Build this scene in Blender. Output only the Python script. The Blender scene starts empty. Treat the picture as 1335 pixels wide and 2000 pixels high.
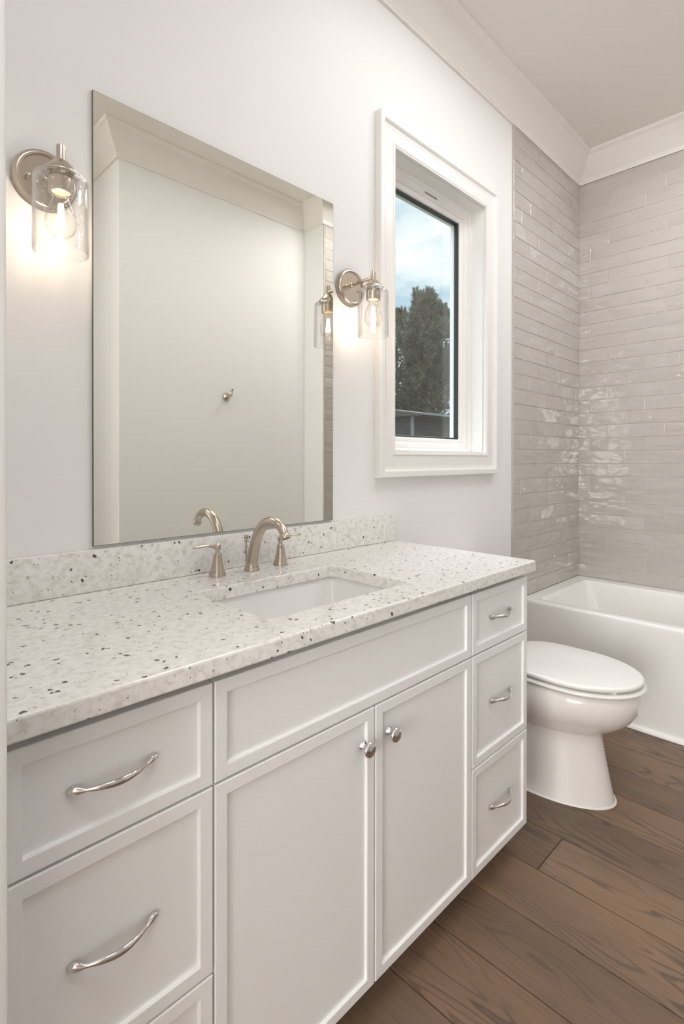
import bpy, bmesh, math, random
from mathutils import Vector, Matrix

S = bpy.context.scene
C = S.collection
PI = math.pi

# ------------------------------------------------------------------ camera
F_PX, TH, PITCH, ROLL, V0 = 1031.43, math.radians(45.0165), -0.0057, 0.0012, 902.06
CAM = Vector((0.0, -1.279, 1.1942))
fw = Vector((math.sin(TH), math.cos(TH), 0)); rt = Vector((math.cos(TH), -math.sin(TH), 0)); zz = Vector((0, 0, 1))
fp = fw * math.cos(PITCH) + zz * math.sin(PITCH)
up = -fw * math.sin(PITCH) + zz * math.cos(PITCH)
xc = rt * math.cos(ROLL) + up * math.sin(ROLL)
yc = up * math.cos(ROLL) - rt * math.sin(ROLL)
cd = bpy.data.cameras.new('camera'); cam = bpy.data.objects.new('camera', cd); C.objects.link(cam)
M = Matrix((xc, yc, -fp)).transposed().to_4x4(); M.translation = CAM
cam.matrix_world = M
cd.sensor_fit = 'AUTO'; cd.sensor_width = 36.0
cd.lens = F_PX / 2000.0 * 36.0
cd.shift_y = -(1000.0 - V0) / 2000.0
cd.clip_start = 0.02; cd.clip_end = 300
S.camera = cam

# ------------------------------------------------------------------ view, world, lamps
S.view_settings.view_transform = 'Standard'; S.view_settings.look = 'None'
S.view_settings.exposure = 0.45; S.view_settings.gamma = 1.0; S.view_settings.use_curve_mapping = False
S.cycles.max_bounces = 14; S.cycles.diffuse_bounces = 8; S.cycles.glossy_bounces = 6
S.cycles.transparent_max_bounces = 24; S.cycles.transmission_bounces = 8
S.cycles.sample_clamp_indirect = 4.0; S.cycles.caustics_reflective = False; S.cycles.caustics_refractive = False
S.cycles.use_denoising = True

w = bpy.data.worlds.new('sky'); S.world = w; w.use_nodes = True
nt = w.node_tree; nt.nodes.clear()
def wn(t, **k):
    n = nt.nodes.new(t)
    for a, b in k.items(): setattr(n, a, b)
    return n
tc = wn('ShaderNodeTexCoord'); mp = wn('ShaderNodeMapping'); mp.inputs['Scale'].default_value = (1, 1, 2.2)
n1 = wn('ShaderNodeTexNoise'); n1.inputs['Scale'].default_value = 5.5; n1.inputs['Detail'].default_value = 7; n1.inputs['Roughness'].default_value = 0.55
cr = wn('ShaderNodeValToRGB')
e = cr.color_ramp.elements
e[0].position = 0.36; e[0].color = (0.40, 0.55, 0.66, 1)
e[1].position = 0.62; e[1].color = (0.88, 0.91, 0.92, 1)
m_ = cr.color_ramp.elements.new(0.47); m_.color = (0.66, 0.76, 0.81, 1)
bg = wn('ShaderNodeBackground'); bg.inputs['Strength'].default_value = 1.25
wo = wn('ShaderNodeOutputWorld')
L = nt.links.new
L(tc.outputs['Generated'], mp.inputs['Vector']); L(mp.outputs[0], n1.inputs['Vector']); L(n1.outputs['Fac'], cr.inputs['Fac'])
# overcast sky: brighter overhead than near the horizon
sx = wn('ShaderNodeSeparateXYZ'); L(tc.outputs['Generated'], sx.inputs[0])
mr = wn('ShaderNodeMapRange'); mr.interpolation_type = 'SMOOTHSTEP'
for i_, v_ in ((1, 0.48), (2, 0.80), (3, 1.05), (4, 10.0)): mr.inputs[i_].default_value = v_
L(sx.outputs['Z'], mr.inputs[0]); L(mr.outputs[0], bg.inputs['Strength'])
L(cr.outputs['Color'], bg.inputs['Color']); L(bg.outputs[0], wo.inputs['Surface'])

def area_light(name, loc, rot, sx, sy, power, color):
    d = bpy.data.lights.new(name, 'AREA'); d.shape = 'RECTANGLE'; d.size = sx; d.size_y = sy; d.energy = power; d.color = color
    o = bpy.data.objects.new(name, d); C.objects.link(o); o.location = loc; o.rotation_euler = rot
    return o
# added fill lamps out of view: one far behind the camera, one overhead
area_light('hall_side_fill', (-3.90, -1.85, 1.45), (PI/2, 0, -PI/2), 1.7, 2.2, 98, (1.0, 0.99, 0.975))
area_light('hall_overhead_fill', (0.15, -1.45, 2.97), (0, 0, 0), 0.6, 0.5, 7, (1.0, 0.99, 0.98))
# flush ceiling fixture of the bathroom, mid-room; then an added fill over the tub
area_light('bath_ceiling_light', (1.60, -0.70, 2.97), (0, 0, 0), 0.80, 0.46, 6.1, (0.99, 0.99, 1.0))
area_light('tub_overhead_fill', (2.66, -1.02, 2.97), (0, 0, 0), 0.34, 0.34, 8.5, (0.99, 0.99, 1.0))

# ------------------------------------------------------------------ material helpers
def new_mat(name):
    m = bpy.data.materials.new(name); m.use_nodes = True
    t = m.node_tree; t.nodes.clear()
    out = t.nodes.new('ShaderNodeOutputMaterial')
    return m, t, out
class N:
    """tiny node-graph helper"""
    def __init__(s, t): s.t = t
    def __call__(s, typ, ins=None, **k):
        n = s.t.nodes.new(typ)
        for a, b in k.items(): setattr(n, a, b)
        for a, b in (ins or {}).items():
            if isinstance(b, bpy.types.NodeSocket): s.t.links.new(b, n.inputs[a])
            else: n.inputs[a].default_value = b
        return n
    def math(s, op, a, b=None, c=None, clamp=False):
        n = s.t.nodes.new('ShaderNodeMath'); n.operation = op; n.use_clamp = clamp
        for i, v in enumerate((a, b, c)):
            if v is None: continue
            if isinstance(v, bpy.types.NodeSocket): s.t.links.new(v, n.inputs[i])
            else: n.inputs[i].default_value = v
        return n.outputs[0]
    def mix(s, f, a, b, mode='MIX'):
        n = s.t.nodes.new('ShaderNodeMix'); n.data_type = 'RGBA'; n.blend_type = mode
        for i, v in ((0, f), (6, a), (7, b)):
            if isinstance(v, bpy.types.NodeSocket): s.t.links.new(v, n.inputs[i])
            else: n.inputs[i].default_value = v if i == 0 else (*v, 1)
        return n.outputs[2]
    def ramp(s, f, stops):
        n = s.t.nodes.new('ShaderNodeValToRGB'); s.t.links.new(f, n.inputs[0])
        el = n.color_ramp.elements
        while len(el) < len(stops): el.new(0.5)
        for q, (p, c) in zip(el, stops):
            q.position = p; q.color = (c, c, c, 1) if isinstance(c, (int, float)) else (*c, 1)
        return n.outputs[0]

def paint(name, col, rough=0.5, bump=0.0, scale=60, spec=0.5, coat=0.0):
    m, t, out = new_mat(name); n = N(t)
    tcn = n('ShaderNodeTexCoord')
    nz = n('ShaderNodeTexNoise', {'Vector': tcn.outputs['Object'], 'Scale': scale, 'Detail': 4.0})
    big = n('ShaderNodeTexNoise', {'Vector': tcn.outputs['Object'], 'Scale': 1.7, 'Detail': 2.0})
    colr = n.mix(n.math('MULTIPLY', big.outputs['Fac'], 0.06), col, tuple(c * 0.8 for c in col))
    p = n('ShaderNodeBsdfPrincipled', {'Base Color': colr, 'Roughness': rough, 'Specular IOR Level': spec, 'Coat Weight': coat, 'Coat Roughness': 0.05})
    if bump:
        b = n('ShaderNodeBump', {'Height': nz.outputs['Fac'], 'Strength': bump, 'Distance': 0.002})
        t.links.new(b.outputs[0], p.inputs['Normal'])
    t.links.new(p.outputs[0], out.inputs[0])
    return m

def metal(name, col, rough, brush=0.0):
    m, t, out = new_mat(name); n = N(t)
    tcn = n('ShaderNodeTexCoord')
    mpn = n('ShaderNodeMapping', {'Vector': tcn.outputs['Object'], 'Scale': (160, 160, 900)})
    nz = n('ShaderNodeTexNoise', {'Vector': mpn.outputs[0], 'Scale': 1.0, 'Detail': 3.0})
    r = n.math('MULTIPLY_ADD', nz.outputs['Fac'], brush, rough - brush * 0.5)
    p = n('ShaderNodeBsdfPrincipled', {'Base Color': (*col, 1), 'Metallic': 1.0, 'Roughness': r})
    t.links.new(p.outputs[0], out.inputs[0])
    return m

def clear_glass(name, tint, refl=1.0, seeds=False, rough=0.02, ior=1.45, fpow=5.0, edge_k=0.0):
    m, t, out = new_mat(name); n = N(t)
    fr = n('ShaderNodeLayerWeight', {'Blend': 0.5})     # facing = 1 - |cos|, the same from either side of the sheet
    edge = n.math('MULTIPLY', n.math('POWER', fr.outputs['Facing'], 2.6), edge_k)      # longer path through the glass at the rim
    tr = n('ShaderNodeBsdfTransparent', {'Color': n.mix(edge, tint, (0.62, 0.63, 0.64))})
    gl = n('ShaderNodeBsdfGlossy', {'Color': (1, 1, 1, 1), 'Roughness': rough})
    f0 = ((ior - 1) / (ior + 1)) ** 2
    f = n.math('MULTIPLY', n.math('MULTIPLY_ADD', n.math('POWER', fr.outputs['Facing'], fpow), 1 - f0, f0), refl, clamp=True)
    sh = n('ShaderNodeMixShader', {0: f, 1: tr.outputs[0], 2: gl.outputs[0]})
    last = sh
    if seeds:
        tcn = n('ShaderNodeTexCoord')
        nz = n('ShaderNodeTexNoise', {'Vector': tcn.outputs['Object'], 'Scale': 34.0, 'Detail': 2.0})
        vo = n('ShaderNodeTexVoronoi', {'Vector': tcn.outputs['Object'], 'Scale': 150.0})
        sp = n('ShaderNodeSeparateColor', {0: vo.outputs['Color']})
        rad = n.math('MULTIPLY', n.math('SUBTRACT', sp.outputs[0], 0.35), 0.42)
        ring = n.math('SUBTRACT', rad, vo.outputs['Distance'])
        msk = n.math('MULTIPLY', ring, 14.0, clamp=True)
        b = n('ShaderNodeBump', {'Height': n.math('ADD', n.math('MULTIPLY', msk, 0.6), n.math('MULTIPLY', nz.outputs['Fac'], 2.0)), 'Strength': 0.5, 'Distance': 0.0012})
        t.links.new(b.outputs[0], gl.inputs['Normal']); t.links.new(b.outputs[0], fr.inputs['Normal'])
        g2 = n('ShaderNodeBsdfGlossy', {'Color': (0.95, 0.95, 0.95, 1), 'Roughness': 0.15, 'Normal': b.outputs[0]})
        last = n('ShaderNodeMixShader', {0: n.math('MULTIPLY', msk, 0.75), 1: sh.outputs[0], 2: g2.outputs[0]})
    t.links.new(last.outputs[0], out.inputs[0])
    return m

MAT = {}
MAT['wall'] = paint('warm_white_wall_paint', (0.835, 0.832, 0.828), 0.55, 0.06, 220, 0.3)
MAT['ceiling'] = paint('flat_ceiling_paint', (0.81, 0.78, 0.735), 0.75, 0.04, 200, 0.2)
MAT['trim'] = paint('semi_gloss_trim_paint', (0.85, 0.835, 0.815), 0.35, 0.02, 120, 0.4)
MAT['crown'] = paint('crown_trim_paint', (0.82, 0.795, 0.755), 0.45, 0.02, 120, 0.35)
MAT['cabinet'] = paint('white_cabinet_lacquer', (0.88, 0.878, 0.875), 0.32, 0.015, 160, 0.45)
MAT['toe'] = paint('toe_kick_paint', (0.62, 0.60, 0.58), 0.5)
MAT['porcelain'] = paint('white_vitreous_china', (0.84, 0.815, 0.795), 0.07, 0.0, 30, 0.5, 0.4)
MAT['sinkchina'] = paint('white_sink_china', (0.84, 0.84, 0.83), 0.06, 0.0, 30, 0.5, 0.4)
MAT['seat'] = paint('toilet_seat_plastic', (0.82, 0.81, 0.785), 0.18, 0.0, 30, 0.5)
MAT['acrylic'] = paint('bathtub_acrylic', (0.89, 0.878, 0.865), 0.12, 0.0, 30, 0.5, 0.2)
MAT['caulk'] = paint('white_caulk', (0.86, 0.85, 0.83), 0.4)
MAT['vinyl'] = paint('white_window_vinyl', (0.89, 0.88, 0.865), 0.3, 0.0, 60, 0.45)
MAT['rubber'] = paint('dark_window_gasket', (0.035, 0.04, 0.04), 0.4)
MAT['label'] = paint('grey_sash_label', (0.28, 0.25, 0.25), 0.5)
MAT['ceramic_insert'] = paint('socket_ceramic', (0.75, 0.66, 0.52), 0.4)
MAT['nickel'] = metal('brushed_nickel', (0.55, 0.485, 0.415), 0.27, 0.0)
MAT['chrome'] = metal('polished_chrome', (0.72, 0.70, 0.69), 0.05, 0.02)
MAT['mirror_edge'] = paint('mirror_edge_glass', (0.06, 0.065, 0.05), 0.2)
MAT['shade'] = clear_glass('seeded_clear_glass', (0.975, 0.975, 0.975), 1.0, True, 0.02, 1.45, 3.2, 0.55)
MAT['bulbglass'] = clear_glass('bulb_glass', (0.985, 0.98, 0.97), 0.9, False, 0.02, 1.45, 3.5, 0.5)
MAT['pane'] = clear_glass('window_glass', (0.93, 0.95, 0.945), 1.4, False, 0.0, 1.5)

def mirror_mat():
    m, t, out = new_mat('silvered_mirror'); n = N(t)
    g = n('ShaderNodeBsdfGlossy', {'Color': (0.885, 0.88, 0.82, 1), 'Roughness': 0.0})
    t.links.new(g.outputs[0], out.inputs[0]); return m
MAT['mirror'] = mirror_mat()
def filament_mat():
    m, t, out = new_mat('glowing_filament'); n = N(t)
    em = n('ShaderNodeEmission', {'Color': (1.0, 0.80, 0.60, 1), 'Strength': 140.0})
    t.links.new(em.outputs[0], out.inputs[0]); return m
MAT['filament'] = filament_mat()

def granite():
    m, t, out = new_mat('speckled_white_granite'); n = N(t)
    tcn = n('ShaderNodeTexCoord'); P = tcn.outputs['Object']
    ds = n('ShaderNodeTexNoise', {'Vector': P, 'Scale': 110.0, 'Detail': 3.0})
    dv = n('ShaderNodeVectorMath', {0: ds.outputs['Color'], 1: (0.5, 0.5, 0.5)}, operation='SUBTRACT')
    ms = n('ShaderNodeVectorMath', {0: dv.outputs[0], 'Scale': 0.012}, operation='SCALE')
    PD = n('ShaderNodeVectorMath', {0: P, 1: ms.outputs[0]}, operation='ADD').outputs[0]
    base = n('ShaderNodeTexNoise', {'Vector': PD, 'Scale': 70.0, 'Detail': 5.0, 'Roughness': 0.62})
    col = n.ramp(base.outputs['Fac'], [(0.32, (0.66, 0.635, 0.60)), (0.45, (0.785, 0.768, 0.742)), (0.57, (0.855, 0.845, 0.828))])
    # translucent grey quartz blotches
    v1 = n('ShaderNodeTexVoronoi', {'Vector': PD, 'Scale': 130.0})
    s1 = n('ShaderNodeSeparateColor', {0: v1.outputs['Color']})
    k1 = n.math('MULTIPLY', n.math('SUBTRACT', n.math('MULTIPLY', n.math('SUBTRACT', s1.outputs[0], 0.72), 1.5), v1.outputs['Distance']), 9.0, clamp=True)
    col = n.mix(n.math('MULTIPLY', k1, 0.42), col, (0.40, 0.375, 0.345))
    # rusty tan grains
    v2 = n('ShaderNodeTexVoronoi', {'Vector': PD, 'Scale': 95.0})
    s2 = n('ShaderNodeSeparateColor', {0: v2.outputs['Color']})
    k2 = n.math('MULTIPLY', n.math('SUBTRACT', n.math('MULTIPLY', n.math('SUBTRACT', s2.outputs[1], 0.93), 6.0), v2.outputs['Distance']), 9.0, clamp=True)
    col = n.mix(n.math('MULTIPLY', k2, 0.6), col, (0.45, 0.31, 0.16))
    # black mica specks, two sizes
    for sc, th, gain in ((98.0, 0.89, 4.2), (185.0, 0.915, 4.4), (52.0, 0.962, 7.0)):
        v3 = n('ShaderNodeTexVoronoi', {'Vector': PD, 'Scale': sc})
        s3 = n('ShaderNodeSeparateColor', {0: v3.outputs['Color']})
        k3 = n.math('MULTIPLY', n.math('SUBTRACT', n.math('MULTIPLY', n.math('SUBTRACT', s3.outputs[2], th), gain), v3.outputs['Distance']), 14.0, clamp=True)
        col = n.mix(n.math('MULTIPLY', k3, 0.93), col, (0.03, 0.03, 0.03))
    p = n('ShaderNodeBsdfPrincipled', {'Base Color': col, 'Roughness': 0.10, 'Specular IOR Level': 0.5})
    t.links.new(p.outputs[0], out.inputs[0]); return m
MAT['granite'] = granite()

def tile_mat():
    m, t, out = new_mat('glossy_grey_ceramic_tile'); n = N(t)
    tcn = n('ShaderNodeTexCoord'); P = tcn.outputs['Object']
    at = n('ShaderNodeAttribute', attribute_name='rnd')
    rv = n('ShaderNodeVectorMath', {0: at.outputs['Color'], 'Scale': 40.0}, operation='SCALE')
    P2 = n('ShaderNodeVectorMath', {0: P, 1: rv.outputs[0]}, operation='ADD').outputs[0]
    mp1 = n('ShaderNodeMapping', {'Vector': P2, 'Scale': (11, 11, 24)})
    wv = n('ShaderNodeTexNoise', {'Vector': mp1.outputs[0], 'Scale': 1.0, 'Detail': 1.5, 'Roughness': 0.4})
    mp2 = n('ShaderNodeMapping', {'Vector': P2, 'Scale': (5, 5, 12)})
    tone = n('ShaderNodeTexNoise', {'Vector': mp2.outputs[0], 'Scale': 1.0, 'Detail': 2.0})
    col = n.mix(tone.outputs['Fac'], (0.455, 0.425, 0.395), (0.525, 0.495, 0.462))
    sr = n('ShaderNodeSeparateColor', {0: at.outputs['Color']})
    col = n.mix(n.math('MULTIPLY', sr.outputs[1], 0.16), col, (0.58, 0.55, 0.525))
    b = n('ShaderNodeBump', {'Height': wv.outputs['Fac'], 'Strength': 0.85, 'Distance': 0.0085})
    p = n('ShaderNodeBsdfPrincipled', {'Base Color': col, 'Roughness': 0.05, 'Specular IOR Level': 0.8, 'Normal': b.outputs[0]})
    t.links.new(p.outputs[0], out.inputs[0]); return m
MAT['tile'] = tile_mat()
MAT['grout'] = paint('warm_light_grout', (0.68, 0.64, 0.595), 0.85, 0.2, 400, 0.2)

def floor_mat():
    m, t, out = new_mat('brown_oak_planks'); n = N(t)
    tcn = n('ShaderNodeTexCoord'); P = tcn.outputs['Object']
    at = n('ShaderNodeAttribute', attribute_name='rnd')
    rv = n('ShaderNodeVectorMath', {0: at.outputs['Color'], 'Scale': 25.0}, operation='SCALE')
    P2 = n('ShaderNodeVectorMath', {0: P, 1: rv.outputs[0]}, operation='ADD').outputs[0]
    sr = n('ShaderNodeSeparateColor', {0: at.outputs['Color']})
    # cathedral rings: level lines of a stretched noise field
    mp1 = n('ShaderNodeMapping', {'Vector': P2, 'Scale': (7.5, 1.25, 1)})
    f1 = n('ShaderNodeTexNoise', {'Vector': mp1.outputs[0], 'Scale': 1.0, 'Detail': 2.2, 'Roughness': 0.45})
    mpj = n('ShaderNodeMapping', {'Vector': P2, 'Scale': (60, 18, 1)})
    jig = n('ShaderNodeTexNoise', {'Vector': mpj.outputs[0], 'Scale': 1.0, 'Detail': 2.0})
    ph = n.math('ADD', n.math('MULTIPLY', f1.outputs['Fac'], 105.0), n.math('MULTIPLY', jig.outputs['Fac'], 2.2))
    rings = n.math('SINE', ph)
    line = n.ramp(n.math('MULTIPLY_ADD', rings, 0.5, 0.5), [(0.70, 0.0), (0.99, 1.0)])
    # fine pores running with the grain
    mp2 = n('ShaderNodeMapping', {'Vector': P2, 'Scale': (330, 9, 1)})
    pores = n('ShaderNodeTexNoise', {'Vector': mp2.outputs[0], 'Scale': 1.0, 'Detail': 3.0, 'Roughness': 0.6})
    pm = n.ramp(pores.outputs['Fac'], [(0.50, 0.0), (0.68, 1.0)])
    mp3 = n('ShaderNodeMapping', {'Vector': P2, 'Scale': (9, 1.6, 1)})
    broad = n('ShaderNodeTexNoise', {'Vector': mp3.outputs[0], 'Scale': 1.0, 'Detail': 3.0})
    c0 = n.mix(sr.outputs[0], (0.178, 0.108, 0.067), (0.262, 0.168, 0.105))
    c0 = n.mix(n.math('MULTIPLY', sr.outputs[1], 0.45), c0, (0.185, 0.132, 0.101))
    c1 = n.mix(n.ramp(broad.outputs['Fac'], [(0.35, 0.0), (0.65, 0.6)]), c0, (0.145, 0.097, 0.072))
    patch = n('ShaderNodeTexNoise', {'Vector': mp1.outputs[0], 'Scale': 1.4, 'Detail': 1.0})
    lm = n.math('MULTIPLY', line, n.ramp(patch.outputs['Fac'], [(0.42, 0.06), (0.62, 0.75)]))
    c2 = n.mix(lm, c1, (0.085, 0.062, 0.050))
    c3 = n.mix(n.math('MULTIPLY', pm, 0.38), c2, (0.085, 0.06, 0.045))
    b = n('ShaderNodeBump', {'Height': n.math('ADD', line, pm), 'Strength': 0.18, 'Distance': 0.0006, }, invert=True)
    p = n('ShaderNodeBsdfPrincipled', {'Base Color': c3, 'Roughness': 0.42, 'Specular IOR Level': 0.35, 'Normal': b.outputs[0]})
    t.links.new(p.outputs[0], out.inputs[0]); return m
MAT['floor'] = floor_mat()
MAT['floor_gap'] = paint('dark_plank_gap', (0.03, 0.022, 0.017), 0.8)

def leaf_mat():
    m, t, out = new_mat('pine_needles'); n = N(t)
    at = n('ShaderNodeAttribute', attribute_name='rnd')
    sr = n('ShaderNodeSeparateColor', {0: at.outputs['Color']})
    c = n.mix(sr.outputs[0], (0.022, 0.027, 0.018), (0.105, 0.125, 0.062))
    p = n('ShaderNodeBsdfPrincipled', {'Base Color': c, 'Roughness': 0.6, 'Specular IOR Level': 0.3})
    t.links.new(p.outputs[0], out.inputs[0]); return m
MAT['needles'] = leaf_mat()
MAT['bark'] = paint('dark_pine_bark', (0.045, 0.036, 0.03), 0.9, 0.8, 14)
MAT['grass'] = paint('lawn_grass', (0.06, 0.062, 0.042), 0.9, 0.6, 6)
MAT['siding'] = paint('dark_house_siding', (0.014, 0.014, 0.014), 0.8)
MAT['shingle'] = paint('dark_roof_shingle', (0.028, 0.026, 0.026), 0.9, 0.5, 9)
MAT['gutter'] = paint('pale_gutter_metal', (0.11, 0.11, 0.115), 0.5)

# ------------------------------------------------------------------ mesh helpers
class MB:
    def __init__(s): s.v = []; s.f = []; s.mi = []; s.rnd = []; s.cur = 0; s.col = (0.5, 0.5, 0.5)
    def add(s, vs, fs):
        o = len(s.v); s.v += [tuple(p) for p in vs]
        for f in fs: s.f.append(tuple(i + o for i in f)); s.mi.append(s.cur); s.rnd.append(s.col)
        return s
    def box(s, x0, x1, y0, y1, z0, z1, bev=0.0, seg=2):
        if x0 > x1: x0, x1 = x1, x0
        if y0 > y1: y0, y1 = y1, y0
        if z0 > z1: z0, z1 = z1, z0
        if bev <= 0:
            vs = [(x, y, z) for x in (x0, x1) for y in (y0, y1) for z in (z0, z1)]
            return s.add(vs, [(0, 1, 3, 2), (4, 6, 7, 5), (0, 4, 5, 1), (2, 3, 7, 6), (0, 2, 6, 4), (1, 5, 7, 3)])
        bm = bmesh.new(); bmesh.ops.create_cube(bm, size=1)
        for v in bm.verts: v.co = ((x0 + x1) / 2 + v.co.x * (x1 - x0), (y0 + y1) / 2 + v.co.y * (y1 - y0), (z0 + z1) / 2 + v.co.z * (z1 - z0))
        bmesh.ops.bevel(bm, geom=bm.edges[:], offset=bev, segments=seg, affect='EDGES', profile=0.5)
        bm.verts.index_update()
        s.add([v.co[:] for v in bm.verts], [[v.index for v in f.verts] for f in bm.faces]); bm.free(); return s
    def loft(s, rings, closed=True, cap0=False, cap1=False, loop=False):
        n = len(rings[0]); vs = [p for r in rings for p in r]; fs = []
        R = len(rings)
        for i in range(R if loop else R - 1):
            a = i * n; b = ((i + 1) % R) * n
            for j in range(n if closed else n - 1):
                k = (j + 1) % n; fs.append((a + j, a + k, b + k, b + j))
        if cap0: fs.append(tuple(range(n))[::-1])
        if cap1: fs.append(tuple((R - 1) * n + j for j in range(n)))
        return s.add(vs, fs)
    def lathe(s, prof, org=(0, 0, 0), axis=(0, 0, 1), seg=32, cap0=True, cap1=True, loop=False):
        ax = Vector(axis).normalized(); a = Vector((1, 0, 0)) if abs(ax.x) < 0.9 else Vector((0, 1, 0))
        u = ax.cross(a).normalized(); v = ax.cross(u); o = Vector(org)
        rings = [[tuple(o + ax * h + (u * math.cos(2 * PI * j / seg) + v * math.sin(2 * PI * j / seg)) * max(r, 1e-5)) for j in range(seg)] for r, h in prof]
        return s.loft(rings, True, cap0 and not loop, cap1 and not loop, loop)
    def tube(s, pts, rad, seg=16, scale=None, upv=(0, 0, 1), cap=True):
        """pts along a path; rad: number or list; scale: list of (a, b) elliptical half-axes multipliers"""
        P = [Vector(p) for p in pts]; n = len(P); rings = []
        for i in range(n):
            t = (P[min(i + 1, n - 1)] - P[max(i - 1, 0)]).normalized()
            u = t.cross(Vector(upv))
            if u.length < 1e-4: u = t.cross(Vector((1, 0, 0)))
            u.normalize(); v = u.cross(t)
            r = rad[i] if isinstance(rad, (list, tuple)) else rad
            a, b = scale[i] if scale else (1, 1)
            rings.append([tuple(P[i] + u * r * a * math.cos(2 * PI * j / seg) + v * r * b * math.sin(2 * PI * j / seg)) for j in range(seg)])
        return s.loft(rings, True, cap, cap)

ORG = {}
def tagp(o, label=None, cat=None, group=None, kind=None):
    if label: o['label'] = label
    if cat: o['category'] = cat
    if group: o['group'] = group
    if kind: o['kind'] = kind
    return o
def empty(name, loc, label=None, cat=None, group=None, kind=None):
    o = bpy.data.objects.new(name, None); C.objects.link(o); o.location = loc; o.empty_display_size = 0.05
    ORG[o.name] = Vector(loc)
    return tagp(o, label, cat, group, kind)
def build(name, mb, mats, parent=None, origin=None, sharp=35, label=None, cat=None, group=None, kind=None, tilt=None):
    """world-coordinate mesh -> one object; under a parent its own origin sits at the parent's"""
    if not isinstance(mats, (list, tuple)): mats = [mats]
    if parent is not None: o0 = ORG[parent.name]
    else:
        o0 = Vector(origin) if origin is not None else Vector((0, 0, 0))
    me = bpy.data.meshes.new(name)
    me.from_pydata([tuple(Vector(p) - o0) for p in mb.v], [], mb.f)
    for m in mats: me.materials.append(m)
    me.polygons.foreach_set('material_index', mb.mi)
    if any(c != (0.5, 0.5, 0.5) for c in mb.rnd):
        ca = me.color_attributes.new('rnd', 'FLOAT_COLOR', 'CORNER')
        buf = []
        for p, c in zip(me.polygons, mb.rnd): buf += [c[0], c[1], c[2], 1.0] * p.loop_total
        ca.data.foreach_set('color', buf)
    me.validate()
    bm = bmesh.new(); bm.from_mesh(me); bmesh.ops.recalc_face_normals(bm, faces=bm.faces[:]); bm.to_mesh(me); bm.free()
    me.polygons.foreach_set('use_smooth', [True] * len(me.polygons))
    me.set_sharp_from_angle(angle=math.radians(sharp))
    o = bpy.data.objects.new(name, me); C.objects.link(o)
    if parent is not None: o.parent = parent
    else: o.location = o0
    ORG[o.name] = o0
    return tagp(o, label, cat, group, kind)
def dup(o, delta, parent=None):
    c = o.copy(); C.objects.link(c)
    if parent is None: c.location = o.location + Vector(delta)
    else: c.parent = parent
    ORG[c.name] = ORG[o.name]
    for ch in list(o.children): dup(ch, (0, 0, 0), c)
    return c
def dup_part(o, delta):
    """a copy of a part under the same parent"""
    c = o.copy(); C.objects.link(c); c.location = o.location + Vector(delta); ORG[c.name] = ORG[o.name]
    return c

def rrect(x0, x1, y0, y1, r, z, n=6):
    pts = []
    for cx, cy, a0 in ((x1 - r, y1 - r, 0), (x0 + r, y1 - r, PI / 2), (x0 + r, y0 + r, PI), (x1 - r, y0 + r, 1.5 * PI)):
        for k in range(n + 1):
            a = a0 + PI / 2 * k / n
            pts.append((cx + r * math.cos(a), cy + r * math.sin(a), z))
    return pts
def rect_xz(x0, x1, z0, z1, inset, y):
    return [(x0 + inset, y, z0 + inset), (x1 - inset, y, z0 + inset), (x1 - inset, y, z1 - inset), (x0 + inset, y, z1 - inset)]

# ------------------------------------------------------------------ room shell
XF, XT, XTUB = 3.340, 2.487, 2.575
YW, YO, XL = -1.506, -1.708, 1.207       # alcove end wall, opposite wall, outside corner
XS, YS = 0.1415, -0.65                   # end of the short wall beside the vanity
XB, YB = -4.0, -2.9
ZC = 3.02
ST = dict(kind='structure')

fl = MB(); rng = random.Random(7)
pw = 0.1775
for i in range(-32, 12):
    xa = 1.485 + i * pw; xb = xa + pw
    joints = []
    y = -3.05 + rng.uniform(0, 1.2)
    if i == 0: joints = [-2.45, -0.60]
    else:
        y = {-1: -1.75, 1: -1.42, 2: -1.1, -2: -2.1, -3: -1.3, 3: -0.9}.get(i, y)
        while y < 0.2: joints.append(y); y += 1.9
    ys = [-3.05] + [j for j in joints if -3.0 < j < 0.1] + [0.12]
    for a, b in zip(ys[:-1], ys[1:]):
        fl.col = (rng.random(), rng.random(), rng.random())
        if i == 0 and a > -0.7: fl.col = (0.0, 0.9, 0.33)
        elif i == 0: fl.col = (0.95, 0.1, 0.71)
        elif i == -1: fl.col = (0.85, 0.2, 0.12)
        elif i == -2: fl.col = (0.35, 0.5, 0.58)
        elif i == -3: fl.col = (0.55, 0.2, 0.83)
        elif i == 1: fl.col = (0.25, 0.7, 0.45)
        g = 0.0006; z = 0.0
        x0, x1, y0, y1 = max(xa, XB - 0.1) + g, min(xb, XF + 0.1) - g, a + g, b - g
        if x1 - x0 < 0.01: continue
        q = 0.0015
        fl.add([(x0, y0, -.004), (x1, y0, -.004), (x1, y1, -.004), (x0, y1, -.004), (x0 + q, y0 + q, z), (x1 - q, y0 + q, z), (x1 - q, y1 - q, z), (x0 + q, y1 - q, z)],
               [(4, 5, 6, 7), (0, 1, 5, 4), (1, 2, 6, 5), (2, 3, 7, 6), (3, 0, 4, 7)])
fl.cur = 1; fl.col = (0.4, 0.4, 0.4)
fl.box(XB - 0.12, XF + 0.12, YB - 0.12, 0.14, -0.12, -0.0035)
build('floor', fl, [MAT['floor'], MAT['floor_gap']], sharp=20, **ST)
build('ceiling', MB().box(XB - 0.12, XF + 0.12, YB - 0.12, 0.14, ZC, ZC + 0.12), MAT['ceiling'], **ST)

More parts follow.
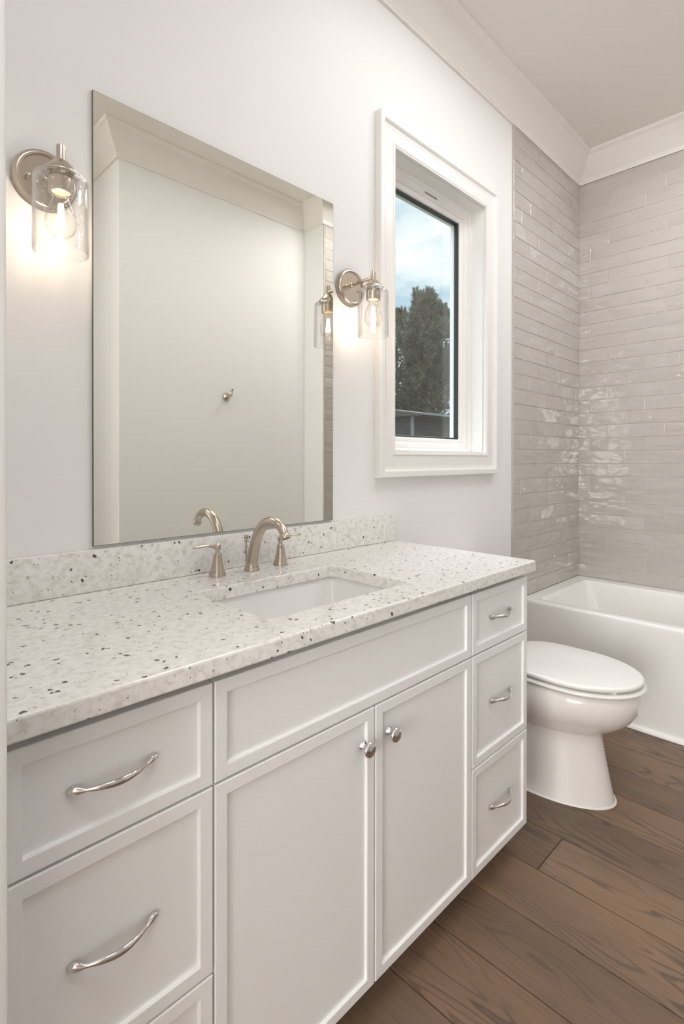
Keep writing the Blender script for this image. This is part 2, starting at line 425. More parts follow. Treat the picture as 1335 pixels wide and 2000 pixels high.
# window opening in the vanity wall
OX0, OX1, OZ0, OZ1 = 1.5485, 2.2035, 1.2255, 2.3575
wb = MB()
wb.box(XB - 0.12, OX0, 0, 0.14, 0, ZC); wb.box(OX1, XF + 0.12, 0, 0.14, 0, ZC)
wb.box(OX0, OX1, 0, 0.14, 0, OZ0); wb.box(OX0, OX1, 0, 0.14, OZ1, ZC)
build('wall_back', wb, MAT['wall'], **ST)
build('wall_far', MB().box(XF, XF + 0.12, YW - 0.25, 0, 0, ZC), MAT['wall'], **ST)
build('wall_alcove', MB().box(XTUB + 0.003, XF, YO - 0.12, YW, 0, ZC, 0.003, 1), MAT['wall'], **ST)
wf = MB(); wf.box(XL, XTUB + 0.003, YO - 0.12, YO, 0, ZC, 0.003, 1)
build('wall_front', wf, MAT['wall'], **ST)
build('wall_hall', MB().box(XL, XL + 0.12, YB, YO - 0.12, 0, ZC), MAT['wall'], **ST)
build('wall_rear', MB().box(XB - 0.12, XL + 0.12, YB - 0.12, YB, 0, ZC), MAT['wall'], **ST)
build('wall_side', MB().box(XB - 0.12, XB, YB, 0, 0, ZC), MAT['wall'], **ST)
build('wall_light_blocker', MB().box(-0.45, -0.35, YB, -1.68, 0, ZC), MAT['wall'], **ST)  # unseen segment, added to block part of the side lamp's light
build('wall_left', MB().box(XB, XS, YS, 0, 0, ZC, 0.004, 2), MAT['wall'], **ST)

# crown moulding swept round the room
prof = [(0.0, 2.870), (0.0115, 2.870), (0.0135, 2.876), (0.0115, 2.882), (0.0150, 2.886), (0.0165, 2.893), (0.019, 2.896)]
for k in range(1, 8):
    a = k / 8.0
    prof.append((0.019 + (0.091 - 0.019) * a + 0.004 * math.sin(PI * a) * 1, 2.896 + (2.994 - 2.896) * a - 0.004 * math.sin(PI * a)))
prof += [(0.091, 2.994), (0.095, 2.996), (0.099, 3.001), (0.105, 3.003), (0.109, 3.007), (0.111, 3.012), (0.111, 3.020)]
loop_pts = [(XS, 0), (XF, 0), (XF, YW), (XTUB + 0.003, YW), (XTUB + 0.003, YO), (XL, YO), (XL, YB), (XB, YB), (XB, YS), (XS, YS)]
cm = MB(); rings = []
nL = len(loop_pts)
for i in range(nL):
    p0, p1, p2 = Vector(loop_pts[i - 1]), Vector(loop_pts[i]), Vector(loop_pts[(i + 1) % nL])
    d1 = (p1 - p0).normalized(); d2 = (p2 - p1).normalized()
    n1v = Vector((d1.y, -d1.x)); n2v = Vector((d2.y, -d2.x))      # clockwise loop: inside is on the right
    off = n1v + n2v
    rings.append([(p1.x + off.x * p, p1.y + off.y * p, z) for p, z in prof])
cm.loft(rings, closed=False, loop=True)
build('trim_1', cm, MAT['crown'], sharp=25, **ST)

# baseboards where the walls are bare
def bb(name, x0, x1, y0, y1): build(name, MB().box(x0, x1, y0, y1, 0, 0.13, 0.004, 2), MAT['trim'], **ST)
bb('baseboard_back', 1.60, XT - 0.01, -0.014, -0.0005)
bb('baseboard_front', XL + 0.001, XTUB, YO + 0.0005, YO + 0.015)

# ------------------------------------------------------------------ wall tiling (3 x 12 inch, third-offset courses)
TP, TLEN, G = 0.0767, 0.2995, 0.0028
def tile_box(mb, org, ux, nrm, a0, a1, z0, z1, th):
    """one pillowed tile on a wall: a along ux, z up, proud along nrm"""
    e = 0.0022; o = Vector(org); ux = Vector(ux); nv = Vector(nrm); zv = Vector((0, 0, 1))
    t1, t2 = rng.uniform(-.0007, .0007), rng.uniform(-.0007, .0007)
    def P(a, z, h): return tuple(o + ux * a + zv * z + nv * h)
    mb.col = (rng.random(), rng.random(), rng.random())
    r0 = [P(a0, z0, 0), P(a1, z0, 0), P(a1, z1, 0), P(a0, z1, 0)]
    r1 = [P(a0, z0, th - .0022), P(a1, z0, th - .0022), P(a1, z1, th - .0022), P(a0, z1, th - .0022)]
    r2 = [P(a0 + e * .35, z0 + e * .35, th - .0007), P(a1 - e * .35, z0 + e * .35, th - .0007), P(a1 - e * .35, z1 - e * .35, th - .0007), P(a0 + e * .35, z1 - e * .35, th - .0007)]
    r3 = [P(a0 + e, z0 + e, th + t1), P(a1 - e, z0 + e, th + t2), P(a1 - e, z1 - e, th - t1), P(a0 + e, z1 - e, th - t2)]
    mb.loft([r0, r1, r2, r3], True, False, True)
def tile_wall(name, org, ux, nrm, amin, amax, first, shift, edge=None):
    mb = MB(); th = 0.0085; nv = Vector(nrm)
    z = 0.4782; row = 0; ztop = 2.868
    a_lo = amin + (0.011 if edge == 'lo' else 0); a_hi = amax - (0.011 if edge == 'hi' else 0)
    while z < ztop - 0.008:
        z1 = min(z + TP - G, ztop)
        j = (first + shift * row) % TLEN
        cuts = [a_lo]
        k = math.floor((a_lo - j) / TLEN) + 1
        while j + k * TLEN < a_hi - 0.012:
            if j + k * TLEN > a_lo + 0.012: cuts.append(j + k * TLEN)
            k += 1
        cuts.append(a_hi)
        for c0, c1 in zip(cuts[:-1], cuts[1:]): tile_box(mb, org, ux, nrm, c0 + G / 2, c1 - G / 2, z, z1, th)
        z += TP; row += 1
    if edge:      # slim bullnose strip closing the tiled field
        e0, e1 = (amin, amin + 0.0095) if edge == 'lo' else (amax - 0.0095, amax)
        o = Vector(org); u = Vector(ux)
        mb.col = (0.2, 0.3, 0.4)
        zs = 0.0 if edge == 'lo' else 0.48
        ring = lambda zz_: [tuple(o + u * a + nv * h + Vector((0, 0, zz_))) for a, h in ((e0, 0), (e0, .007), (e0 + .002, .0095), (e1 - .002, .0095), (e1, .007), (e1, 0))]
        mb.loft([ring(zs), ring(ztop)], True, True, True)
    mb.cur = 1; mb.col = (0.4, 0.4, 0.4)
    o = Vector(org); u = Vector(ux)
    zb = 0.30
    am = amin + (.004 if edge == 'lo' else 0)
    q = [o + u * am + nv * 0.0055, o + u * amax + nv * 0.0055]
    mb.add([(*q[0].xy, zb), (*q[1].xy, zb), (*q[1].xy, ztop), (*q[0].xy, ztop), (*(o + u * am).xy, zb), (*(o + u * amax).xy, zb), (*(o + u * amax).xy, ztop), (*(o + u * am).xy, ztop)],
           [(0, 1, 2, 3), (0, 4, 7, 3), (1, 5, 6, 2), (3, 7, 6, 2), (0, 1, 5, 4)])
    build(name, mb, [MAT['tile'], MAT['grout']], sharp=12, **ST)
tile_wall('wall_tile_back', (0, -0.0005, 0), (1, 0, 0), (0, -1, 0), XT, XF - 0.009, 2.769, 0.1, 'lo')
tile_wall('wall_tile_far', (XF - 0.0005, 0, 0), (0, -1, 0), (-1, 0, 0), 0.0, -YW, 0.274, 0.1)
tile_wall('wall_tile_alcove', (0, YW + 0.0005, 0), (1, 0, 0), (0, 1, 0), XTUB + 0.006, XF - 0.009, 2.70, 0.1, 'lo')

# ------------------------------------------------------------------ window
win = empty('window_1', (1.876, 0, 1.79), kind='structure')
cas = MB(); cx0, cx1, cz0, cz1 = 1.4475, 2.3060, 1.1250, 2.4590
cas.loft([rect_xz(cx0, cx1, cz0, cz1, i, y) for i, y in
          ((0, -.0005), (0, -.026), (.003, -.030), (.022, -.030), (.025, -.028), (.031, -.021), (.036, -.0195), (.040, -.0175), (.082, -.0175), (.085, -.0205), (.090, -.0205), (.094, -.0175), (.098, -.0165), (.098, -.0005))])
build('window_casing', cas, MAT['trim'], win, sharp=25)
jm = MB(); jm.loft([rect_xz(OX0, OX1, OZ0, OZ1, i, y) for i, y in ((.0005, -.0005), (.0005, .058))])
build('window_jamb', jm, MAT['vinyl'], win)
sf = MB(); sf.loft([rect_xz(OX0, OX1, OZ0, OZ1, i, y) for i, y in
                    ((.001, .138), (.001, .057), (.010, .057), (.013, .060), (.013, .068), (.034, .070), (.038, .074), (.040, .082), (.056, .084), (.060, .090), (.060, .138))], loop=True)
build('window_sash', sf, MAT['vinyl'], win, sharp=25)
gk = MB(); gk.loft([rect_xz(OX0, OX1, OZ0, OZ1, i, y) for i, y in ((.0605, .092), (.066, .0935), (.068, .098), (.068, .112), (.0605, .112))], loop=True)
build('window_gasket', gk, MAT['rubber'], win)
pn = MB().box(OX0 + .0665, OX1 - .0665, .1015, .1055, OZ0 + .0665, OZ1 - .0665)
build('window_pane', pn, MAT['pane'], win)
build('sash_label', MB().box(1.845, 1.935, .0672, .0685, 2.3285, 2.3355), MAT['label'], win)

# ------------------------------------------------------------------ vanity cabinet
VX0, VX1, VYF = 0.146, 1.531, -0.545
VX0 = 0.158
van = empty('vanity_cabinet', ((VX0 + VX1) / 2, -0.28, 0), 'white bathroom vanity cabinet with slim framed doors and drawers under the granite top', 'vanity')
bd = MB(); bd.box(VX0 + .001, VX1 - .001, VYF + .020, VYF + .038, .087, .838)       # face behind the fronts
for xa_, xb_ in ((VX0 + .001, VX0 + .019), (VX1 - .019, VX1 - .001)): bd.box(xa_, xb_, VYF + .038, -.003, .087, .857)
bd.box(VX0 + .019, VX1 - .019, VYF + .048, VYF + .060, .80, .857)
bd.box(VX0 + .019, VX1 - .019, VYF + .038, -.003, .087, .105)
bd.box(VX0 + .019, VX1 - .019, -.012, -.003, .105, .857)
build('cabinet_body', bd, MAT['cabinet'], van)
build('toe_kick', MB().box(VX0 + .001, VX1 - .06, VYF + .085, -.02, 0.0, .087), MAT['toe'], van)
def front(x0, x1, z0, z1, fwid=.0225):
    mb = MB(); y0, y1 = VYF + .0195, VYF
    mb.loft([rect_xz(x0, x1, z0, z1, i, y) for i, y in ((0, y0), (0, y1 + .0018), (.0006, y1 + .0006), (.0018, y1), (fwid - .0008, y1), (fwid, y1 + .0006), (fwid + .0003, y1 + .0054), (fwid + .0012, y1 + .0066))], True, True, True)
    return mb
ZR = (0.087, 0.374, 0.378, 0.673, 0.677, 0.839)
PULL_Z = []
def pull_mesh(cx, cz, y0, hw=.0605, proj=.026):
    """chrome bow pull: flared leaf feet, slim arched bar swelling in the middle"""
    mb = MB(); pts = []; sc = []; n = 40
    for k in range(n + 1):
        t = -1 + 2 * k / n; a = abs(t)
        x = cx + hw * t
        if a > 0.74:
            q = (1.0 - a) / 0.26                      # 0 at the tip of the foot, 1 at the neck
            d = .0030 + .0085 * q ** 1.7
            wz = .0020 + .0048 * math.sin(PI * min(1.0, .12 + .80 * q)) ** .8; wy = .0030 + .0016 * math.sin(PI * q)
        else:
            q = (0.74 - a) / 0.74                     # 0 at the neck, 1 in the middle of the bow
            d = .0115 + (proj - .0115) * math.sin(q * PI / 2) ** 1.05
            wz = .0028 + .0026 * math.sin(q * PI / 2) ** 1.3; wy = .0028 + .0012 * math.sin(q * PI / 2)
        pts.append((x, y0 - d, cz)); sc.append((wy, wz))
    rings = []
    P = [Vector(p) for p in pts]
    for i in range(n + 1):
        tv = (P[min(i + 1, n)] - P[max(i - 1, 0)]).normalized(); v = Vector((0, 0, 1)); u = tv.cross(v).normalized()
        rings.append([tuple(P[i] + u * sc[i][0] * math.cos(2 * PI * j / 14) + v * sc[i][1] * math.sin(2 * PI * j / 14)) for j in range(14)])
    mb.loft(rings, True, True, True)
    return mb
pull0 = None
cols = {'left': (VX0, .4463), 'right': (1.2190, VX1)}
for side in ('left', 'right'):
    x0, x1 = cols[side]
    for r in range(3):
        z0, z1 = ZR[2 * r], ZR[2 * r + 1]
        if r: z0 += 0.0
        dm = front(x0 + (.0 if side == 'left' else .0), x1, z0, z1)
        d = build('drawer', dm, MAT['cabinet'], van, sharp=12)
        cx = .2935 if side == 'left' else .5 * (x0 + x1); cz = .5 * (z0 + z1)
        if pull0 is None:
            PX, PZ = cx, cz
            pull0 = build('handle', pull_mesh(cx, cz, VYF + .0066), MAT['chrome'], d, label='chrome bow pull handle')
        else:
            h = pull0.copy(); C.objects.link(h); h.parent = d; h.location = (cx - PX, 0, cz - PZ); ORG[h.name] = ORG[van.name]
build('false_front', front(.4503, 1.2150, .677, .839), MAT['cabinet'], van, sharp=12)
knob0 = None
for x0, x1, kx in ((.4503, .8325, .8000), (.8365, 1.2150, .8835)):
    d = build('door', front(x0, x1, .087, .673), MAT['cabinet'], van, sharp=12)
    if knob0 is None:
        kb = MB().lathe([(.0085, 0), (.0088, .002), (.0075, .0045), (.0050, .0075), (.0042, .012), (.0048, .0155), (.0085, .018), (.0148, .0205), (.0162, .0230), (.0158, .0255), (.0135, .0280), (.0080, .0298), (.0001, .0305)], (kx, VYF + .0066, .601), (0, -1, 0), 32)
        knob0 = build('knob', kb, MAT['chrome'], d, label='round chrome knob'); KX = kx
    else:
        h = knob0.copy(); C.objects.link(h); h.parent = d; h.location = (kx - KX, 0, 0); ORG[h.name] = ORG[van.name]

# ------------------------------------------------------------------ countertop, backsplash, sink
CT0, CT1, CYF, CZ0, CZ1 = 0.1475, 1.543, -0.568, 0.858, 0.888
ct = MB(); hx0, hx1, hy0, hy1 = .613, 1.050, -.470, -.187
def outer(i, z): return rrect(CT0 + i, CT1 - i, CYF + i, -.001 - i * .2, .006, z, 6)
def inner(i, z): return rrect(hx0 - i, hx1 + i, hy0 - i, hy1 + i, .022, z, 6)
ct.loft([outer(.001, CZ0), outer(0, CZ0 + .002), outer(0, CZ0 + .003), outer(0, CZ1 - .0045), outer(0, CZ1 - .0035), outer(.0010, CZ1 - .0012), outer(.0035, CZ1), outer(.0045, CZ1), inner(.0040, CZ1), inner(.0030, CZ1), inner(.0010, CZ1 - .0010), inner(0, CZ1 - .0035), inner(0, CZ1 - .0045), inner(0, CZ0 + .001), inner(0, CZ0)], loop=True)
build('countertop', ct, MAT['granite'], origin=(.84, -.28, CZ0), sharp=40, label='white granite countertop with black specks and a rectangular sink cutout on the vanity', cat='countertop')
bs = MB().box(CT0, CT1, -.0225, -.0005, CZ1 + .0005, .984, .0025, 2)
build('backsplash', bs, MAT['granite'], origin=(.845, -.0115, CZ1), label='low speckled granite backsplash strip standing along the wall behind the faucet', cat='backsplash')

sk = empty('sink', ((hx0 + hx1) / 2, (hy0 + hy1) / 2, .70), 'white rectangular undermount sink set below the granite cutout', 'sink')
sb = MB()
def srr(i, r, z): return rrect(hx0 - i, hx1 + i, hy0 - i, hy1 + i, r, z, 6)
sb.loft([srr(.045, .03, .8575), srr(.010, .028, .8575), srr(.007, .026, .853), srr(.004, .03, .84), srr(-.006, .035, .77), srr(-.016, .045, .738), srr(-.038, .05, .722), srr(-.09, .05, .716), srr(-.125, .01, .714)], True, False, True)
sb.loft([srr(.045, .03, .8575), srr(.045, .03, .845), srr(.02, .03, .83), srr(.010, .035, .76), srr(-.03, .05, .705)], True, False, True)
build('basin', sb, MAT['sinkchina'], sk, sharp=50)
build('drain', MB().lathe([(.022, 0), (.0225, .002), (.018, .003), (.016, .0015), (.0001, .0015)], ((hx0 + hx1) / 2, (hy0 + hy1) / 2, .7145), (0, 0, 1), 28), MAT['nickel'], sk)

# ------------------------------------------------------------------ faucet
FX, FY, FZ = .850, -.080, CZ1 + .0003
fc = empty('faucet', (FX, FY, FZ), 'brushed nickel widespread faucet with arched spout and two lever handles behind the sink', 'faucet')
sp = MB()
sp.lathe([(.0215, 0), (.0218, .003), (.0195, .007), (.0180, .010), (.0182, .0125), (.0168, .016), (.0160, .019)], (FX, FY, FZ), (0, 0, 1), 36)
cur = [(-.080, .016), (-.085, .040), (-.093, .066), (-.104, .092), (-.119, .115), (-.137, .131), (-.158, .1405), (-.180, .1415), (-.200, .1350), (-.215, .1235), (-.2235, .1100)]
fine = []
for i in range(len(cur) - 1):
    p0 = Vector(cur[max(i - 1, 0)]); p1 = Vector(cur[i]); p2 = Vector(cur[i + 1]); p3 = Vector(cur[min(i + 2, len(cur) - 1)])
    for k in range(4):
        t = k / 4.0
        fine.append(.5 * ((2 * p1) + (-p0 + p2) * t + (2 * p0 - 5 * p1 + 4 * p2 - p3) * t * t + (-p0 + 3 * p1 - 3 * p2 + p3) * t ** 3))
fine.append(Vector(cur[-1]))
nn = len(fine)
sp.tube([(FX, q.x, FZ + q.y) for q in fine], [.0160 - .0045 * min(1, i / nn * 1.15) for i in range(nn)], 24, upv=(1, 0, 0))
tv = Vector((0, fine[-1].x - fine[-3].x, fine[-1].y - fine[-3].y)).normalized()
sp.lathe([(.0112, -.004), (.0135, 0), (.0140, .004), (.0132, .0085), (.0100, .0088), (.0095, .004)], (FX, fine[-1].x, FZ + fine[-1].y), tv, 28)
build('spout', sp, MAT['nickel'], fc, sharp=40)
lr = MB().lathe([(.0024, 0), (.0024, .074), (.0050, .076), (.0062, .080), (.0050, .0835), (.0064, .0865), (.0068, .090), (.0050, .094), (.0001, .0955)], (FX, -.0535, FZ), (0, 0, 1), 20)
build('lift_rod', lr, MAT['nickel'], fc)
for sgn in (-1, 1):
    hx = FX + sgn * .1045; hy = -.0745
    hb = MB().lathe([(.0215, 0), (.0217, .0025), (.0196, .008), (.0186, .0115), (.0188, .0135), (.0172, .016), (.0150, .026), (.0126, .038), (.0112, .049), (.0108, .054), (.0112, .0555), (.0104, .0575), (.0066, .0585), (.0056, .0625), (.0058, .066), (.0085, .069), (.0092, .075), (.0086, .081), (.0055, .0845), (.0001, .0855)], (hx, hy, FZ), (0, 0, 1), 36)
    h = build('handle', hb, MAT['nickel'], fc, sharp=40)
    lv = MB(); pts = []; sc = []
    for k in range(15):
        t = k / 14.0
        pts.append((hx + sgn * (.004 + .066 * t), hy - .004 * t, FZ + .0760 + .009 * math.sin(min(1, t * 1.6) * PI / 2) - .004 * t))
        wv = .0042 + .0028 * math.sin(PI * min(1, t * 1.05) ** 1.3 * .8)
        sc.append((wv if k < 14 else wv * .6, .0048 - .0016 * t))
    lv.tube(pts, 1.0, 16, sc)
    build('lever', lv, MAT['nickel'], h)

# ------------------------------------------------------------------ mirror
MX0, MX1, MZ0, MZ1 = .4582, 1.2305, .9905, 2.046
mm = MB(); mm.cur = 1
mm.loft([rect_xz(MX0, MX1, MZ0, MZ1, 0, y) for y in (-.0008, -.0062)], True, True, False)
mm.loft([rect_xz(MX0, MX1, MZ0, MZ1, i, y) for i, y in ((0, -.0062), (.0009, -.0066))])
mm.cur = 0
mm.add(rect_xz(MX0, MX1, MZ0, MZ1, .0009, -.0066), [(0, 1, 2, 3)])
build('wall_mirror', mm, [MAT['mirror'], MAT['mirror_edge']], origin=((MX0 + MX1) / 2, 0, MZ0), sharp=5, label='large frameless rectangular mirror on the wall above the vanity', cat='mirror')

# ------------------------------------------------------------------ sconces
def make_sconce(x, z):
    root = empty('wall_sconce', (x, 0, z), 'brushed nickel sconce with lit bulb in a seeded glass jar, near the doorway edge', 'sconce', 'vanity sconces')
    build('backplate', MB().lathe([(.0625, .0005), (.0640, .004), (.0632, .015), (.0600, .0205), (.0555, .0225), (.0520, .0215), (.0505, .0175), (.0001, .0165)], (x, 0, z), (0, -1, 0), 56), MAT['nickel'], root, sharp=40)
    for s_ in (-1, 1):
        build('screw', MB().lathe([(.0045, .0165), (.0048, .023), (.0040, .0265), (.0001, .0285)], (x + s_ * .036, 0, z - .004), (0, -1, 0), 16), MAT['nickel'], root)
    ya = -.115
    build('arm', MB().lathe([(.0085, .0165), (.0085, .020), (.0065, .022), (.0065, .115)], (x, 0, z + .010), (0, -1, 0), 20), MAT['nickel'], root)
    build('stem', MB().lathe([(.0001, .0325), (.0082, .0325), (.0086, .0310), (.0086, -.004)], (x, ya, z), (0, 0, 1), 24, True, True), MAT['nickel'], root)
    build('shade_holder', MB().lathe([(.0086, .0005), (.0150, -.0005), (.0185, -.005), (.0290, -.016), (.0345, -.0225), (.0350, -.0265), (.0330, -.0275), (.0001, -.0275)], (x, ya, z), (0, 0, 1), 40), MAT['nickel'], root, sharp=40)
    sk_ = build('socket', MB().lathe([(.0200, -.0275), (.0200, -.034), (.0235, -.036), (.0235, -.062), (.0225, -.064), (.0185, -.064), (.0178, -.052), (.0001, -.052)], (x, ya, z), (0, 0, 1), 36), MAT['nickel'], root, sharp=40)
    build('socket_insert', MB().lathe([(.0176, -.0525), (.0172, -.0615), (.0130, -.0630), (.0125, -.0535)], (x, ya, z), (0, 0, 1), 28), MAT['ceramic_insert'], sk_)
    R = .0515; tck = .0028
    outp = [(.0215, -.0280), (R - .013, -.0284), (R - .0075, -.0298), (R - .0034, -.0330), (R - .0009, -.0375), (R, -.0430), (R, -.120), (R, -.1835), (R - .0008, -.1855)]
    inp = [(R - tck + .0006, -.1855), (R - tck, -.1835), (R - tck, -.120), (R - tck, -.0440), (R - tck - .0009, -.0390), (R - tck - .0032, -.0352), (R - .0095, -.0325), (R - .0140, -.0313), (.0215, -.0308)]
    build('glass_shade', MB().lathe(outp + inp, (x, ya, z), (0, 0, 1), 64, loop=True), MAT['shade'], root, sharp=60)
    bulb = build('bulb', MB().lathe([(.0125, -.060), (.0130, -.068), (.0165, -.080), (.0225, -.093), (.0280, -.108), (.0300, -.121), (.0285, -.133), (.0230, -.1445), (.0130, -.1515), (.0001, -.1535)], (x, ya, z), (0, 0, 1), 40, False, True), MAT['bulbglass'], root, sharp=60)
    fm = MB()
    for k in range(6):
        a = 2 * PI * k / 6
        c0, s0 = math.cos(a), math.sin(a)
        fm.tube([(x + c0 * .0035, ya + s0 * .0035, z - .086), (x + c0 * .0075, ya + s0 * .0075, z - .1325)], .0011, 8)
    build('filament', fm, MAT['filament'], bulb)
    return root
SX0, SZ0, SX1, SZ1 = .357, 1.796, 1.310, 1.783
sc0 = make_sconce(SX0, SZ0)
sc1 = dup(sc0, (SX1 - SX0, 0, SZ1 - SZ0))
sc1['label'] = 'brushed nickel sconce with lit bulb in a seeded glass jar, beside the window casing'

# ------------------------------------------------------------------ toilet
TX = 1.950
toi = empty('toilet', (TX, -.4, 0), 'white elongated toilet with closed lid between the vanity and the bathtub', 'toilet')
def egg(z, wd, yf, yb, n=48, pw_=1.0, xo=0.0, mid=0.52):
    ym = yb + (yf - yb) * mid; pts = []
    for k in range(n):
        t = 2 * PI * k / n; s_, c_ = math.sin(t), math.cos(t)
        y = ym - abs(yf - ym) * c_ if c_ > 0 else ym + abs(yb - ym) * abs(c_) ** pw_
        e = 1.0 if c_ > 0 else 0.72
        pts.append((TX + xo + wd * math.copysign(abs(s_) ** e, s_), y, z))
    return pts
bw = MB()
bw.loft([egg(.4045, .155, -.705, -.262), egg(.4060, .170, -.724, -.252), egg(.4020, .1775, -.7325, -.245), egg(.385, .1830, -.7385, -.242), egg(.360, .1835, -.7390, -.240), egg(.330, .1780, -.7310, -.236), egg(.300, .1640, -.7110, -.230), egg(.272, .1440, -.6800, -.222), egg(.252, .1270, -.6500, -.215), egg(.242, .1190, -.6320, -.210), egg(.2385, .1120, -.6220, -.205)], True, True, False)
bw.loft([egg(.2420, .1125, -.6215, -.205), egg(.235, .1105, -.6170, -.19), egg(.20, .1110, -.6200, -.17), egg(.12, .1180, -.6350, -.15), egg(.06, .1250, -.6470, -.13), egg(.02, .1310, -.6555, -.12), egg(.004, .1335, -.6590, -.115), egg(.001, .1335, -.6590, -.115)], True, False, True)
bw.loft([rrect(TX - .115, TX + .115, -.26, -.03, .03, z) for z in (.20, .37)] + [rrect(TX - .16, TX + .16, -.27, -.03, .03, .405)], True, True, True)
build('bowl', bw, MAT['porcelain'], toi, sharp=50)
ck = MB(); ck.loft([egg(.0006, .1395, -.6655, -.110), egg(.005, .1375, -.6632, -.112), egg(.0065, .1345, -.6600, -.115), egg(.0006, .1325, -.6570, -.117)], loop=True)
build('caulk_line', ck, MAT['caulk'], toi)
def slab(z0, z1, wd, yf, yb, r, dome=0.0):
    mb = MB()
    mb.loft([egg(z0, wd - r, yf + r, yb - r, pw_=.55), egg(z0 + r * .5, wd - r * .25, yf + r * .25, yb - r * .25, pw_=.55), egg((z0 + z1) / 2, wd, yf, yb, pw_=.55), egg(z1 - r * .7, wd - r * .2, yf + r * .2, yb - r * .2, pw_=.55), egg(z1 - r * .15, wd - r * .9, yf + r * .9, yb - r * .9, pw_=.55), egg(z1 + dome * .3, wd - r * 2.4, yf + r * 2.4, yb - r * 2.4, pw_=.55), egg(z1 + dome * .8, wd * .5, yf * .62 + yb * .38, yb * .75 + yf * .25, pw_=.55)], True, True, True)
    return mb
build('seat', slab(.4120, .4265, .1900, -.7565, -.268, .007), MAT['seat'], toi, sharp=60)
build('lid', slab(.4325, .4485, .1860, -.7485, -.262, .0055, .0025), MAT['seat'], toi, sharp=60)
bmp = None
for bx, by in ((-.150, -.55), (.150, -.55), (-.10, -.69), (.10, -.69)):
    for z0, z1 in ((.4060, .4123), (.4262, .4328)):
        if bmp is None: bmp = build('bumper', MB().box(TX + bx - .006, TX + bx + .006, by - .009, by + .009, z0, z1, .0012, 1), MAT['seat'], toi); b0 = (bx, by, z0)
        else: dup_part(bmp, (bx - b0[0], by - b0[1], z0 - b0[2]))
for s_ in (-1, 1):
    build('hinge', MB().box(TX + s_ * .075 - .016, TX + s_ * .075 + .016, -.268, -.238, .405, .436, .005, 2), MAT['seat'], toi)
tk = MB(); tk.loft([rrect(TX - .170, TX + .170, -.210, -.022, .035, .395), rrect(TX - .180, TX + .180, -.216, -.020, .035, .42), rrect(TX - .193, TX + .193, -.222, -.018, .03, .735)], True, True, True)
build('tank', tk, MAT['porcelain'], toi, sharp=50)
tl = MB(); tl.loft([rrect(TX - .196, TX + .196, -.225, -.016, .03, .735), rrect(TX - .202, TX + .202, -.231, -.012, .03, .740), rrect(TX - .202, TX + .202, -.231, -.012, .03, .758), rrect(TX - .196, TX + .196, -.225, -.016, .03, .765), rrect(TX - .17, TX + .17, -.20, -.035, .03, .767)], True, True, True)
build('tank_lid', tl, MAT['porcelain'], toi, sharp=50)
fl_ = MB().lathe([(.012, 0), (.012, .006), (.006, .008), (.006, .016)], (TX - .15, -.2195, .685), (0, -1, 0), 20)
fl_.tube([(TX - .155, -.233, .685), (TX - .12, -.236, .683), (TX - .085, -.236, .679)], [.005, .0055, .0065], 12)
build('flush_lever', fl_, MAT['chrome'], toi)

# ------------------------------------------------------------------ bathtub
tub = empty('bathtub', ((XTUB + XF) / 2, YW / 2, 0), 'white alcove bathtub with a plain apron below the grey tiled walls', 'bathtub')
bx0, bx1, by0, by1, bz = XTUB, XF - .010, YW + .010, -.0105, .4770
ix0, ix1, iy0, iy1 = 2.634, 3.243, -1.415, -.084
tb = MB()
def tr_(x0, x1, y0, y1, r, z): return rrect(x0, x1, y0, y1, r, z, 8)
tb.loft([tr_(bx0, bx1, by0, by1, .004, .0008), tr_(bx0, bx1, by0, by1, .004, .455), tr_(bx0, bx1, by0, by1, .004, bz - .012), tr_(bx0 + .0015, bx1, by0, by1, .004, bz - .006), tr_(bx0 + .005, bx1, by0, by1, .004, bz - .0018), tr_(bx0 + .012, bx1, by0, by1, .004, bz),
         tr_(ix0 - .012, ix1 + .012, iy0 - .012, iy1 + .012, .035, bz), tr_(ix0 - .004, ix1 + .004, iy0 - .004, iy1 + .004, .032, bz - .0015), tr_(ix0, ix1, iy0, iy1, .030, bz - .006), tr_(ix0 + .003, ix1 - .003, iy0 + .006, iy1 - .010, .032, bz - .020),
         tr_(ix0 + .035, ix1 - .030, iy0 + .18, iy1 - .075, .05, .22), tr_(ix0 + .050, ix1 - .042, iy0 + .24, iy1 - .10, .07, .14), tr_(ix0 + .085, ix1 - .075, iy0 + .29, iy1 - .14, .08, .105), tr_(ix0 + .13, ix1 - .12, iy0 + .36, iy1 - .20, .08, .100)], True, True, True)
build('tub_shell', tb, MAT['acrylic'], tub, sharp=28)
build('drain', MB().lathe([(.03, 0), (.031, .002), (.024, .003), (.0001, .003)], (2.94, -.36, .1005), (0, 0, 1), 28), MAT['chrome'], tub)
q = MB(); ring = lambda y: [(XTUB - .0002, y, .0004), (XTUB - .017, y, .0004), (XTUB - .016, y, .006), (XTUB - .012, y, .012), (XTUB - .006, y, .016), (XTUB - .0002, y, .0175)]
q.loft([ring(-.012), ring(YW)], True, True, True)
build('trim_2', q, MAT['caulk'], **ST)

